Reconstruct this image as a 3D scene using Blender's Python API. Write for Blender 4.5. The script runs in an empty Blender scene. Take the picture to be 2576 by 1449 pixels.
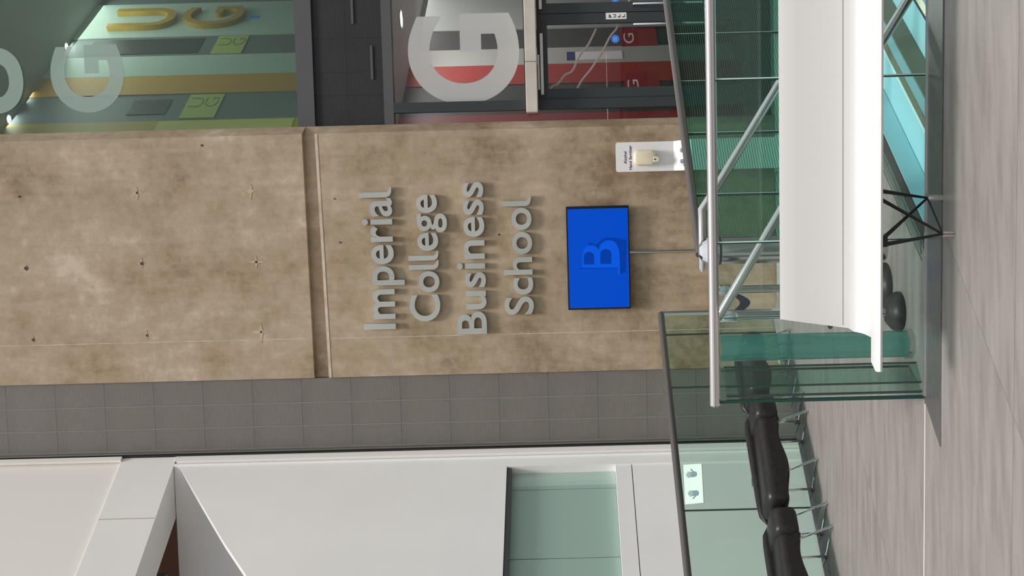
import bpy, bmesh, math, random
from mathutils import Matrix, Vector
random.seed(7)
sc = bpy.context.scene
col = sc.collection
# ------------------------------------------------------------------ camera
# The photograph is a portrait picture lying on its side: world "down" points to the right of the frame.
FPX, ROLL, EYE = 2780.0, 0.025, 1.7          # focal length in px (2576 wide), roll, eye height
cam_d = bpy.data.cameras.new('camera'); cam = bpy.data.objects.new('camera', cam_d); col.objects.link(cam)
ca, sa = math.cos(ROLL), math.sin(ROLL)
cx, cy, cz = Vector((-sa, 0, -ca)), Vector((ca, 0, -sa)), Vector((0, -1, 0))
cam.matrix_world = Matrix(((cx.x, cy.x, cz.x, 0), (cx.y, cy.y, cz.y, 0), (cx.z, cy.z, cz.z, EYE), (0, 0, 0, 1)))
cam_d.sensor_width = 36; cam_d.lens = 36 * FPX / 2576
cam_d.shift_x = -144 / 2576
cam_d.clip_start = .05; cam_d.clip_end = 200
sc.camera = cam
# ------------------------------------------------------------------ light: overcast sky over a glass-roofed atrium
w = bpy.data.worlds.new('World'); sc.world = w; w.use_nodes = True
nt = w.node_tree; bg = nt.nodes['Background']
tc = nt.nodes.new('ShaderNodeTexCoord'); sx = nt.nodes.new('ShaderNodeSeparateXYZ'); rp = nt.nodes.new('ShaderNodeValToRGB')
mr = nt.nodes.new('ShaderNodeMapRange'); mr.inputs[1].default_value = -1; mr.inputs[2].default_value = 1
nt.links.new(tc.outputs['Generated'], sx.inputs[0]); nt.links.new(sx.outputs['Z'], mr.inputs[0]); nt.links.new(mr.outputs[0], rp.inputs[0])
e = rp.color_ramp.elements
e[0].position = .45; e[0].color = (.16, .155, .15, 1)
e[1].position = 1.0; e[1].color = (1.0, 1.02, 1.05, 1)
x = rp.color_ramp.elements.new(.52); x.color = (.40, .41, .42, 1)
x = rp.color_ramp.elements.new(.75); x.color = (.80, .82, .84, 1)
nt.links.new(rp.outputs[0], bg.inputs[0]); bg.inputs[1].default_value = 0.88
sun_d = bpy.data.lights.new('sun', 'SUN'); sun = bpy.data.objects.new('sun', sun_d); col.objects.link(sun)
sun_d.energy = 2.5; sun_d.angle = math.radians(13); sun_d.color = (1, .96, .9)
sun.rotation_euler = Vector((-.05, .36, -.93)).to_track_quat('-Z', 'Y').to_euler()
sc.view_settings.view_transform = 'Standard'; sc.view_settings.look = 'None'
sc.view_settings.gamma = 1; sc.view_settings.use_curve_mapping = False
sc.view_settings.exposure = 0.12

# ------------------------------------------------------------------ measuring helpers
def ray(u, v):
    dx, dy = 724.5 - v, u - 1432
    return (dx * ca - dy * sa) / FPX, -(dx * sa + dy * ca) / FPX
def at(u, v, d):
    a, b = ray(u, v); return Vector((a * d, d, EYE + b * d))
def onfloor(u, v, z=0.0):
    a, b = ray(u, v); d = (z - EYE) / b; return Vector((a * d, d, z))
WTH = -0.066                                   # the back wall stands a little askew
WM = Matrix.Translation((0, 11.1, 0)) @ Matrix.Rotation(WTH, 4, 'Z')
def ow(u, v, off=0.0):                         # a point of the back wall in wall coordinates (along, depth, up)
    a, b = ray(u, v); n = (-math.sin(WTH), math.cos(WTH))
    d = (off + 11.1 * n[1]) / (a * n[0] + n[1])
    px, py = a * d, d - 11.1
    return Vector((px * math.cos(WTH) + py * math.sin(WTH), off, EYE + b * d))
LTH = math.atan2(-.777, -.63)                  # the white left wall runs obliquely towards the camera
LM = Matrix.Translation((-1.61, 11.16, 0)) @ Matrix.Rotation(LTH, 4, 'Z')   # +x along wall to camera, +y into the room (right), z up
GTH = math.atan2(-.096, 1)                     # front balustrade line
GM = Matrix.Translation((-.561, 5.322, 0)) @ Matrix.Rotation(GTH, 4, 'Z')
ID = Matrix.Identity(4)

# ------------------------------------------------------------------ materials
def mat(name, c, rough=.6, metal=0, spec=.5, emit=None, estr=0):
    m = bpy.data.materials.new(name); m.use_nodes = True
    p = m.node_tree.nodes['Principled BSDF']
    p.inputs['Base Color'].default_value = (*c, 1); p.inputs['Roughness'].default_value = rough
    p.inputs['Metallic'].default_value = metal; p.inputs['Specular IOR Level'].default_value = spec
    if emit: p.inputs['Emission Color'].default_value = (*emit, 1); p.inputs['Emission Strength'].default_value = estr
    return m
def N(m, t): return m.node_tree.nodes.new(t)
def Lk(m, a, b): m.node_tree.links.new(a, b)
def noisy(name, c1, c2, scale=(1, 1, 1), nscale=4, detail=6, rough=.7, bump=0, c3=None, metal=0, spec=.4, lo=.35, hi=.65):
    m = mat(name, c1, rough, metal, spec); p = m.node_tree.nodes['Principled BSDF']
    t = N(m, 'ShaderNodeTexCoord'); mp = N(m, 'ShaderNodeMapping'); mp.inputs['Scale'].default_value = scale
    n = N(m, 'ShaderNodeTexNoise'); n.inputs['Scale'].default_value = nscale; n.inputs['Detail'].default_value = detail
    r = N(m, 'ShaderNodeValToRGB'); r.color_ramp.elements[0].position = lo; r.color_ramp.elements[1].position = hi
    r.color_ramp.elements[0].color = (*c1, 1); r.color_ramp.elements[1].color = (*c2, 1)
    if c3: x = r.color_ramp.elements.new((lo + hi) / 2); x.color = (*c3, 1)
    Lk(m, t.outputs['Object'], mp.inputs[0]); Lk(m, mp.outputs[0], n.inputs['Vector']); Lk(m, n.outputs[0], r.inputs[0]); Lk(m, r.outputs[0], p.inputs['Base Color'])
    if bump:
        b = N(m, 'ShaderNodeBump'); b.inputs['Strength'].default_value = bump; b.inputs['Distance'].default_value = .01
        Lk(m, n.outputs[0], b.inputs['Height']); Lk(m, b.outputs[0], p.inputs['Normal'])
    return m
def glass(name, tint, refl=1.0, rough=0.0, frit=None):
    m = bpy.data.materials.new(name); m.use_nodes = True; t = m.node_tree; t.nodes.clear()
    o = t.nodes.new('ShaderNodeOutputMaterial'); mx = t.nodes.new('ShaderNodeMixShader')
    tr = t.nodes.new('ShaderNodeBsdfTransparent'); tr.inputs[0].default_value = (*tint, 1)
    gl = t.nodes.new('ShaderNodeBsdfGlossy'); gl.inputs['Roughness'].default_value = rough; gl.inputs[0].default_value = (.9, .97, .95, 1)
    lw = t.nodes.new('ShaderNodeLayerWeight'); pw = t.nodes.new('ShaderNodeMath'); pw.operation = 'POWER'; pw.inputs[1].default_value = 4.5
    ml = t.nodes.new('ShaderNodeMath'); ml.operation = 'MULTIPLY_ADD'; ml.inputs[1].default_value = .8 * refl; ml.inputs[2].default_value = .03 * refl
    t.links.new(lw.outputs['Facing'], pw.inputs[0]); t.links.new(pw.outputs[0], ml.inputs[0]); t.links.new(ml.outputs[0], mx.inputs[0])
    t.links.new(tr.outputs[0], mx.inputs[1]); t.links.new(gl.outputs[0], mx.inputs[2])
    last = mx.outputs[0]
    if frit:                                   # printed horizontal lines on the pane
        colr, pitch, duty, cover = frit
        g = t.nodes.new('ShaderNodeNewGeometry'); s = t.nodes.new('ShaderNodeSeparateXYZ'); t.links.new(g.outputs['Position'], s.inputs[0])
        dv = t.nodes.new('ShaderNodeMath'); dv.operation = 'DIVIDE'; dv.inputs[1].default_value = pitch; t.links.new(s.outputs['Z'], dv.inputs[0])
        fr = t.nodes.new('ShaderNodeMath'); fr.operation = 'FRACT'; t.links.new(dv.outputs[0], fr.inputs[0])
        lt = t.nodes.new('ShaderNodeMath'); lt.operation = 'LESS_THAN'; lt.inputs[1].default_value = duty; t.links.new(fr.outputs[0], lt.inputs[0])
        cv = t.nodes.new('ShaderNodeMath'); cv.operation = 'MULTIPLY'; cv.inputs[1].default_value = cover; t.links.new(lt.outputs[0], cv.inputs[0])
        df = t.nodes.new('ShaderNodeBsdfDiffuse'); df.inputs[0].default_value = (*colr, 1)
        m2 = t.nodes.new('ShaderNodeMixShader'); t.links.new(cv.outputs[0], m2.inputs[0]); t.links.new(last, m2.inputs[1]); t.links.new(df.outputs[0], m2.inputs[2])
        last = m2.outputs[0]
    t.links.new(last, o.inputs[0]); return m
def lines(name, c=(.20, .30, .23), pitch=.0152, duty=.5, cover=.5):   # printed horizontal lines, clear between
    m = film(name, c, 0); t = m.node_tree; mx = [n for n in t.nodes if n.type == 'MIX_SHADER'][0]
    g = t.nodes.new('ShaderNodeNewGeometry'); sp = t.nodes.new('ShaderNodeSeparateXYZ'); t.links.new(g.outputs['Position'], sp.inputs[0]); last = sp.outputs['Z']
    for op, v in (('DIVIDE', pitch), ('FRACT', 0), ('LESS_THAN', duty), ('MULTIPLY', cover)):
        q = t.nodes.new('ShaderNodeMath'); q.operation = op; q.inputs[1].default_value = v; t.links.new(last, q.inputs[0]); last = q.outputs[0]
    t.links.new(last, mx.inputs[0]); return m
def teal_glass(name):                          # thick curved glass, seen almost edge-on: strongly coloured body
    m = film(name, (.02, .16, .14), .72); t = m.node_tree
    mx = [n for n in t.nodes if n.type == 'MIX_SHADER'][0]; tr = [n for n in t.nodes if n.type == 'BSDF_TRANSPARENT'][0]; tr.inputs[0].default_value = (.45, .80, .74, 1)
    p = t.nodes.new('ShaderNodeBsdfPrincipled'); p.inputs['Base Color'].default_value = (.03, .24, .21, 1); p.inputs['Roughness'].default_value = .08; p.inputs['Specular IOR Level'].default_value = .9
    t.links.new(p.outputs[0], mx.inputs[2]); return m
def film(name, c, cover):                      # frosted vinyl: part diffuse, part see-through
    m = bpy.data.materials.new(name); m.use_nodes = True; t = m.node_tree; t.nodes.clear()
    o = t.nodes.new('ShaderNodeOutputMaterial'); mx = t.nodes.new('ShaderNodeMixShader'); mx.inputs[0].default_value = cover
    tr = t.nodes.new('ShaderNodeBsdfTransparent'); df = t.nodes.new('ShaderNodeBsdfDiffuse'); df.inputs[0].default_value = (*c, 1)
    t.links.new(tr.outputs[0], mx.inputs[1]); t.links.new(df.outputs[0], mx.inputs[2]); t.links.new(mx.outputs[0], o.inputs[0]); return m

def concrete():
    m = mat('concrete', (.4, .33, .25), .8, 0, .3); p = m.node_tree.nodes['Principled BSDF']
    t = N(m, 'ShaderNodeTexCoord')
    def nz(scale, ns, det, rgh=.6):
        mp = N(m, 'ShaderNodeMapping'); mp.inputs['Scale'].default_value = scale
        n = N(m, 'ShaderNodeTexNoise'); n.inputs['Scale'].default_value = ns; n.inputs['Detail'].default_value = det; n.inputs['Roughness'].default_value = rgh
        Lk(m, t.outputs['Object'], mp.inputs[0]); Lk(m, mp.outputs[0], n.inputs['Vector']); return n.outputs[0]
    big = nz((1, 1, 1), 1.3, 8, .68); streak = nz((1.6, 1, .22), 9, 8, .62); fine = nz((1, 1, 1), 9, 10, .72); spots = nz((1, 1, 1), 6, 10, .8)
    s = N(m, 'ShaderNodeSeparateXYZ'); Lk(m, t.outputs['Object'], s.inputs[0])
    gr = N(m, 'ShaderNodeMapRange'); gr.inputs[1].default_value = 1.0; gr.inputs[2].default_value = 5.0; gr.inputs[3].default_value = -.045; gr.inputs[4].default_value = .03; Lk(m, s.outputs['Z'], gr.inputs[0])  # light from above put into the colour: paler towards the top
    def ma(op, a, b=None, v=None):
        q = N(m, 'ShaderNodeMath'); q.operation = op; Lk(m, a, q.inputs[0])
        if b is not None: Lk(m, b, q.inputs[1])
        else: q.inputs[1].default_value = v
        return q.outputs[0]
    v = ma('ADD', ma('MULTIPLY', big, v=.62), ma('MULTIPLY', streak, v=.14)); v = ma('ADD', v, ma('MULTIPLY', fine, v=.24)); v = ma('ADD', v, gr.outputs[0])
    r = N(m, 'ShaderNodeValToRGB'); el = r.color_ramp.elements
    el[0].position = .37; el[0].color = (.225, .156, .092, 1); el[1].position = .64; el[1].color = (.60, .492, .382, 1)
    q = el.new(.47); q.color = (.375, .283, .188, 1); q = el.new(.57); q.color = (.475, .370, .265, 1)
    Lk(m, v, r.inputs[0])
    mx = N(m, 'ShaderNodeMixRGB'); mx.blend_type = 'MIX'; rr = N(m, 'ShaderNodeValToRGB'); rr.color_ramp.elements[0].position = .58; rr.color_ramp.elements[1].position = .68
    Lk(m, spots, rr.inputs[0]); k = ma('MULTIPLY', rr.outputs[0], v=.45); Lk(m, k, mx.inputs[0]); Lk(m, r.outputs[0], mx.inputs[1]); mx.inputs[2].default_value = (.62, .53, .41, 1)
    Lk(m, mx.outputs[0], p.inputs['Base Color'])
    b = N(m, 'ShaderNodeBump'); b.inputs['Strength'].default_value = .25; b.inputs['Distance'].default_value = .01; Lk(m, fine, b.inputs['Height']); Lk(m, b.outputs[0], p.inputs['Normal'])
    return m
def ribbed(name, c1, c2, pitch, rough=.5):
    m = mat(name, c1, rough, 0, .4); p = m.node_tree.nodes['Principled BSDF']
    t = N(m, 'ShaderNodeTexCoord'); s = N(m, 'ShaderNodeSeparateXYZ'); Lk(m, t.outputs['Object'], s.inputs[0])
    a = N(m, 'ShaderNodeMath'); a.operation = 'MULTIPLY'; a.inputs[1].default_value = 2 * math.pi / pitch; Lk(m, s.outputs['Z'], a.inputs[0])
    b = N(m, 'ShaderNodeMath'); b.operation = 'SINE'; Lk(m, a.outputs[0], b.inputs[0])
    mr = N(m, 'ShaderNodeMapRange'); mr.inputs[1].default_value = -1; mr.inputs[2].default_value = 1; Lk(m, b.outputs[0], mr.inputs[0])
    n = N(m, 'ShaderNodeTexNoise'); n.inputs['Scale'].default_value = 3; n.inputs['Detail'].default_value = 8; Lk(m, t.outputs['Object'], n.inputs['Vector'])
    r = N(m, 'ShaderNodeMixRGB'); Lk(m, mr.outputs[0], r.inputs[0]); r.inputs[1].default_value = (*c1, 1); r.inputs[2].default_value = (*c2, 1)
    hs = N(m, 'ShaderNodeHueSaturation'); Lk(m, r.outputs[0], hs.inputs['Color'])
    m2 = N(m, 'ShaderNodeMapRange'); m2.inputs[3].default_value = .75; m2.inputs[4].default_value = 1.25; Lk(m, n.outputs[0], m2.inputs[0]); Lk(m, m2.outputs[0], hs.inputs['Value'])
    Lk(m, hs.outputs[0], p.inputs['Base Color'])
    return m

M = dict(
    concrete=concrete(), arris=noisy('concrete_arris', (.50, .40, .31), (.66, .56, .46), nscale=8),
    filler=noisy('filler', (.48, .37, .25), (.58, .46, .33), nscale=20), hole=mat('hole', (.08, .06, .045), .9),
    white=noisy('white_paint', (.86, .84, .82), (.90, .88, .86), nscale=1.2, rough=.45), whitew=mat('warm_white', (.88, .835, .79), .5),
    rust=mat('rust_stain', (.62, .48, .38), .6), brown=mat('brown_board', (.36, .21, .15), .7),
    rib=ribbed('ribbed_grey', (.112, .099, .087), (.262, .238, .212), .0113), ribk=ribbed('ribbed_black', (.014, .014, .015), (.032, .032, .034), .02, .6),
    clad_back=mat('cladding_back', (.09, .083, .075), .6), seam=mat('panel_seam', (.25, .24, .22), .5), frame=mat('frame_grey', (.085, .085, .092), .45), slate=mat('slate_frame', (.032, .038, .042), .45),
    black=mat('black', (.008, .008, .009), .4), cream=noisy('cream_metal', (.52, .46, .40), (.60, .54, .47), nscale=3, rough=.5),
    bezel=mat('bezel', (.006, .005, .008), .25), screen=mat('screen_blue', (0, .01, .05), .4, 0, .1, emit=(.000, .058, .50), estr=.95),
    screen2=mat('screen_blue_letter', (0, .01, .05), .4, 0, .1, emit=(.001, .085, .66), estr=.95), screen3=mat('screen_blue_shade', (0, .01, .04), .4, 0, .1, emit=(.000, .034, .31), estr=.95),
    letter=noisy('brushed_letter', (.50, .51, .475), (.60, .61, .57), nscale=2, rough=.36, metal=.55),
    steel=noisy('brushed_steel', (.21, .205, .20), (.26, .255, .25), scale=(1, 6, 1), nscale=9, rough=.3, metal=.7),
    satin=mat('satin_steel', (.63, .60, .595), .17, 1), chrome=mat('chrome', (.82, .83, .84), .07, 1), darkrail=mat('dark_rail', (.115, .105, .10), .38, .3),
    benchw=mat('bench_white', (.66, .65, .635), .35), iron=mat('black_iron', (.018, .016, .015), .4, .3),
    leather=noisy('black_leather', (.012, .010, .010), (.022, .019, .018), nscale=60, rough=.38, bump=.08),
    tile=noisy('floor_stone', (.205, .180, .166), (.298, .270, .254), scale=(1.0, 7, 1), nscale=2.0, detail=9, rough=.42, c3=(.257, .231, .216), lo=.3, hi=.72),
    grout=mat('grout', (.10, .09, .08), .9), lightgrout=mat('light_grout', (.62, .59, .55), .8),
    lower=noisy('lower_stone', (.30, .33, .32), (.42, .45, .44), nscale=3, rough=.5), tread=mat('tread_steel', (.30, .62, .68), .3), nose2=mat('tread_light', (.45, .72, .74), .35), tolive=mat('edge_olive', (.10, .13, .11), .45), nose=mat('tread_nosing', (.72, .78, .60), .4), tdark=mat('tread_dark', (.03, .04, .04), .5), olive=mat('tread_olive', (.12, .14, .09), .6),
    g_front=glass('glass_front', (.90, .965, .945)), g_left=glass('glass_left', (.80, .90, .86)), g_frit=glass('glass_green', (.45, .73, .65)), lineprint=lines('line_print', (.06, .105, .085), cover=.62),
    g_curve=teal_glass('glass_curved'), g_edge=mat('glass_edge', (.006, .05, .04), .15), g_joint=mat('glass_joint', (.02, .05, .045), .3),
    g_jl=mat('glass_joint_light', (.55, .75, .70), .3),
    g_up=glass('glass_upper_window', (.84, .94, .87), 1.3), g_low=glass('glass_lower_window', (.93, .93, .93), 1.2), mint=mat('mint_glass', (.34, .47, .41), .12), mint2=mat('mint_glass_light', (.44, .57, .50), .15), mintgap=mat('mint_gap', (.03, .07, .06), .4),
    frost=film('frosted_vinyl', (.56, .555, .54), .76), frostg=film('frosted_vinyl_green', (.42, .53, .48), .62),
    navy=mat('navy_print', (.03, .03, .13), .6), bluedisc=mat('blue_disc', (.03, .14, .60), .4, emit=(.03, .14, .6), estr=.15), dispenser=mat('cream_plastic', (.72, .63, .47), .35), stand=mat('white_plastic', (.76, .74, .73), .35),
    belt=mat('navy_webbing', (.008, .014, .035), .8), paleblue=mat('pale_blue', (.35, .62, .72), .4), handp=mat('hand_print', (.24, .30, .36), .6),
    red=mat('red_wall', (.34, .030, .024), .5), dred=mat('dark_red_wall', (.32, .035, .035), .5), offw=mat('offwhite_wall', (.40, .39, .355), .6), dkg=mat('dark_brown_panel', (.055, .05, .045), .5), lgrey=mat('light_grey_wall', (.36, .37, .345), .6),
    redblk=mat('red_block', (.30, .02, .03), .5), ylw=mat('mustard_wall', (.42, .30, .01), .5), ylwl=mat('pale_mustard', (.58, .50, .14), .5), orange=mat('orange_wall', (.50, .26, .025), .5), ugreen=mat('block_green', (.42, .47, .14), .5), ugrey=mat('slate_panel', (.13, .155, .16), .5), umint=mat('mint_wall', (.42, .52, .47), .5), ublack=mat('dark_door', (.02, .025, .022), .4),
    orangel=mat('orange_letter', (.40, .24, .02), .4), printg=mat('print_grey', (.20, .23, .12), .6), printw=mat('print_white', (.75, .70, .70), .5), cable=mat('cable', (.74, .58, .50), .5), ceil=mat('ceiling_paint', (.55, .52, .50), .7), bulb=mat('lamp_face', (1, 1, 1), .5, emit=(1, .97, .92), estr=14),
)

# ------------------------------------------------------------------ mesh helpers
class MB:
    def __init__(s): s.v = []; s.f = []; s.m = []
    def add(s, vs, fs, mi=0):
        o = len(s.v); s.v += [tuple(p) for p in vs]; s.f += [tuple(i + o for i in f) for f in fs]; s.m += [mi] * len(fs); return s
    def box(s, x0, x1, y0, y1, z0, z1, mi=0):
        return s.add([(x0, y0, z0), (x1, y0, z0), (x1, y1, z0), (x0, y1, z0), (x0, y0, z1), (x1, y0, z1), (x1, y1, z1), (x0, y1, z1)],
                     [(0, 3, 2, 1), (4, 5, 6, 7), (0, 1, 5, 4), (1, 2, 6, 5), (2, 3, 7, 6), (3, 0, 4, 7)], mi)
    def prism(s, poly, z0, z1, mi=0):          # polygon in xy, extruded in z
        a = sum(poly[i][0] * poly[(i + 1) % len(poly)][1] - poly[(i + 1) % len(poly)][0] * poly[i][1] for i in range(len(poly)))
        if a < 0: poly = poly[::-1]
        n = len(poly)
        return s.add([(p[0], p[1], z0) for p in poly] + [(p[0], p[1], z1) for p in poly],
                     [tuple(range(n))[::-1], tuple(range(n, 2 * n))] + [(i, (i + 1) % n, n + (i + 1) % n, n + i) for i in range(n)], mi)
    def ext(s, poly, a0, a1, axis='x', mi=0):  # polygon in (y,z) extruded along x, or in (x,z) extruded along y
        n = len(poly)
        if axis == 'x': f = lambda p, a: (a, p[0], p[1])
        else: f = lambda p, a: (p[0], a, p[1])
        return s.add([f(p, a0) for p in poly] + [f(p, a1) for p in poly],
                     [tuple(range(n))[::-1], tuple(range(n, 2 * n))] + [(i, (i + 1) % n, n + (i + 1) % n, n + i) for i in range(n)], mi)
    def tube(s, pts, r, n=10, mi=0, cap=True):
        pts = [Vector(p) for p in pts]; rs = r if isinstance(r, (list, tuple)) else [r] * len(pts)
        up = None; o = len(s.v); rings = []
        for i, p in enumerate(pts):
            if i == 0: t = pts[1] - p
            elif i == len(pts) - 1: t = p - pts[i - 1]
            else: t = (pts[i + 1] - p).normalized() + (p - pts[i - 1]).normalized()
            t.normalize()
            if up is None:
                up = Vector((0, 0, 1)) if abs(t.z) < .9 else Vector((1, 0, 0))
            a = t.cross(up).normalized(); b = a.cross(t).normalized(); up = b
            k = 1.0
            if 0 < i < len(pts) - 1:
                c = max(.5, (pts[i + 1] - p).normalized().dot(t)); k = 1 / c
            rings.append([p + (a * math.cos(2 * math.pi * j / n) + b * math.sin(2 * math.pi * j / n)) * rs[i] * (k if True else 1) for j in range(n)])
        vs = [q for R in rings for q in R]; fs = []
        for i in range(len(rings) - 1):
            for j in range(n): fs.append((i * n + j, i * n + (j + 1) % n, (i + 1) * n + (j + 1) % n, (i + 1) * n + j))
        if cap: fs.append(tuple(range(n))[::-1]); fs.append(tuple(range((len(rings) - 1) * n, len(rings) * n)))
        return s.add(vs, fs, mi)
    def lathe(s, prof, c=(0, 0, 0), n=24, mi=0, axis='z', a0=0, a1=2 * math.pi):
        vs = []; full = abs(a1 - a0 - 2 * math.pi) < 1e-6; m = n if full else n + 1
        for r, z in prof:
            for j in range(m):
                t = a0 + (a1 - a0) * j / n; x, y = r * math.cos(t), r * math.sin(t)
                vs.append((c[0] + x, c[1] + y, c[2] + z) if axis == 'z' else (c[0] + x, c[1] + z, c[2] + y))
        fs = []
        for i in range(len(prof) - 1):
            for j in range(n):
                k = (j + 1) % m; fs.append((i * m + j, i * m + k, (i + 1) * m + k, (i + 1) * m + j))
        if full:
            fs.append(tuple(range(m))[::-1]); fs.append(tuple(range((len(prof) - 1) * m, len(prof) * m)))
        return s.add(vs, fs, mi)
    def build(s, name, mats, parent=None, mw=ID, smooth=False, bevel=0, **props):
        me = bpy.data.meshes.new(name); me.from_pydata(s.v, [], s.f)
        if not isinstance(mats, (list, tuple)): mats = [mats]
        for q in mats: me.materials.append(M[q])
        me.polygons.foreach_set('material_index', s.m)
        bm = bmesh.new(); bm.from_mesh(me); bmesh.ops.recalc_face_normals(bm, faces=bm.faces); bm.to_mesh(me); bm.free()
        if smooth:
            me.polygons.foreach_set('use_smooth', [True] * len(me.polygons)); me.set_sharp_from_angle(angle=math.radians(40))
        me.update()
        return place(name, me, parent, mw, bevel, **props)
def place(name, me, parent=None, mw=ID, bevel=0, **props):
    o = bpy.data.objects.new(name, me); col.objects.link(o)
    if parent is not None:
        o.parent = parent; o.matrix_parent_inverse = PW[parent.name].inverted()
    o.matrix_world = mw; PW[o.name] = mw.copy()
    if parent is not None: o.matrix_basis = mw
    if bevel:
        b = o.modifiers.new('bevel', 'BEVEL'); b.width = bevel; b.segments = 2; b.limit_method = 'ANGLE'
    for k, v in props.items(): o[k] = v
    return o
PW = {}
def thing(name, label, cat, loc=(0, 0, 0), group=None):
    o = bpy.data.objects.new(name, None); col.objects.link(o); o.empty_display_size = .1
    m = Matrix.Translation(loc); o.matrix_world = m; PW[o.name] = m
    o['label'] = label; o['category'] = cat
    if group: o['group'] = group
    return o
def S(label, cat): return dict(label=label, category=cat, kind='structure')
def T(label, cat, group=None):
    d = dict(label=label, category=cat)
    if group: d['group'] = group
    return d
def text_mesh(txt, weight=0.0, depth=.02, res=6):
    c = bpy.data.curves.new('t', 'FONT'); c.body = txt; c.size = 1; c.offset = weight; c.extrude = depth / 2; c.resolution_u = res
    o = bpy.data.objects.new('t', c); col.objects.link(o)
    me = bpy.data.meshes.new_from_object(o.evaluated_get(bpy.context.evaluated_depsgraph_get()))
    bpy.data.objects.remove(o); bpy.data.curves.remove(c); return me
def bounds(me):
    xs = [v.co.x for v in me.vertices]; ys = [v.co.y for v in me.vertices]; return min(xs), max(xs), min(ys), max(ys)
def fit_text(name, txt, mname, parent, mw, x0, x1, z0, z1, y, depth=.002, weight=0.0, res=6, **props):
    """text standing upright in the x-z plane of frame mw, filling the given box"""
    me = text_mesh(txt, weight, 1.0, res); b = bounds(me)
    kx, kz = (x1 - x0) / (b[1] - b[0]), (z1 - z0) / (b[3] - b[2])
    for v in me.vertices:
        px, py, pz = v.co; v.co = (x0 + (px - b[0]) * kx, y - pz * depth, z0 + (py - b[2]) * kz)
    me.materials.clear(); me.materials.append(M[mname]); me.name = name
    return place(name, me, parent, mw, **props)
def clip(poly, a, b, c):                       # keep a*x+b*y <= c
    out = []
    for i in range(len(poly)):
        p, q = poly[i], poly[(i + 1) % len(poly)]; dp, dq = a * p[0] + b * p[1] - c, a * q[0] + b * q[1] - c
        if dp <= 0: out.append(p)
        if (dp < 0 < dq) or (dq < 0 < dp):
            t = dp / (dp - dq); out.append((p[0] + (q[0] - p[0]) * t, p[1] + (q[1] - p[1]) * t))
    return out

# ================================================================== SETTING
def fy(x): return 5.322 - .096 * (x + .561)    # front balustrade line
NL = (.117, 5.25); ND = (.58, .815)            # top nosing of the stair
near = [(-6, -3), (6, -3), (6, fy(6) - .0), (-6, fy(-6))]
back = [(-4.12, fy(-4.12)), (.10, fy(.10)), (.156, 5.30), (1.2, 6.573), (1.05, 6.98), (.26, 6.36), (.30, 8.6), (-.22, 9.16), (-2.0, 7.44)]
fb = MB(); fb.prism(near, -.25, -.012); fb.prism(back, -.25, -.012)
floor = fb.build('floor', 'grout', **S('grey stone tiled floor of the upper level', 'floor'))
def tiles(poly, vs, off, spacing):
    # cross joints follow the balustrade, the others run diagonally
    for i in range(len(vs) - 1):
        g = .0013
        p = clip(poly, .096, 1, vs[i + 1] - g); p = clip(p, -.096, -1, -(vs[i] + g))
        if len(p) < 3: continue
        for k in range(-12, 14):
            lo, hi = off + spacing * k, off + spacing * (k + 1)
            q = clip(p, .696, -.718, hi - g * .8); q = clip(q, -.696, .718, -(lo + g * .8))
            if len(q) < 3: continue
            ar = abs(sum(q[j][0] * q[(j + 1) % len(q)][1] - q[(j + 1) % len(q)][0] * q[j][1] for j in range(len(q)))) / 2
            if ar < .01: continue
            cxm, cym = sum(a[0] for a in q) / len(q), sum(a[1] for a in q) / len(q)
            t = MB(); t.prism([(a[0] - cxm, a[1] - cym) for a in q], -.012, 0)
            ang = 0
            t.build('tile', 'tile', floor, Matrix.Translation((cxm, cym, 0)))
c0 = 5.322 - .096 * .561
tiles(near, [c0 - 8.5, c0 - 6.4, c0 - 5.3, c0 - 4.2, c0 - 3.15, c0 - 2.1, c0 - 1.06, c0 - .006], -3.434, 1.68)
tiles(back, [c0 + .006, c0 + .96, c0 + 1.95, c0 + 2.95, c0 + 4.2], -3.2, 2.2)
jb = MB(); jb.prism([(-6, fy(-6) - .006), (-.60, fy(-.60) - .006), (-.60, fy(-.6) + .006), (-6, fy(-6) + .006)], -.011, .0005)
jb.build('joint_strip', 'lightgrout', floor)
# steel cover plate in front of the glass
pl = MB(); pl.prism([(-.575, fy(-.575) - .004), (6, fy(6) - .004), (6, fy(6) - .235), (-.775, fy(-.775) - .232)], .0005, .006)
pl.build('floor_plate', 'steel', floor, label='brushed steel cover plate along the glass')
lo = MB(); lo.box(-7, 7, 5.0, 11.4, -1.5, -1.3)
lo.build('floor_lower', 'lower', **S('pale stone floor of the sunken level behind the balustrades', 'floor'))
pf = MB(); pf.box(-.8, 4.6, -1.4, -.03, -1.29, -.38)
pf.build('trim_1', 'lower', mw=WM, **S('raised entrance landing in front of the concrete wall', 'landing'))

# ---- concrete wall
cw = MB()
cw.ext([(-.845, 4.295), (1.60, 4.325), (1.60, 8.6), (-.845, 8.6)], 0, .9, 'y')
cw.box(-.845, 1.585, .06, .9, 4.1, 4.36)
cw.ext([(-.845, -1.3), (1.60, -1.3), (1.60, 4.195), (-.845, 4.145)], 0, .9, 'y')
for z0, z1, d in ((-1.3, 4.19, 0), (4.19, 4.325, .06), (4.325, 8.6, 0)):       # chamfered right arris
    cw.add([(1.6 - (0 if d == 0 else .015), d, z0), (1.69, .2, z0), (1.60, .2, z0), (1.6 - (0 if d == 0 else .015), d, z1), (1.69, .2, z1), (1.60, .2, z1)], [(0, 1, 2), (3, 5, 4), (0, 3, 4, 1), (1, 4, 5, 2), (2, 5, 3, 0)])
cwall = cw.build('wall_back', 'concrete', mw=WM, **S('tan board-marked concrete wall carrying the lettering', 'wall'))
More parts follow.
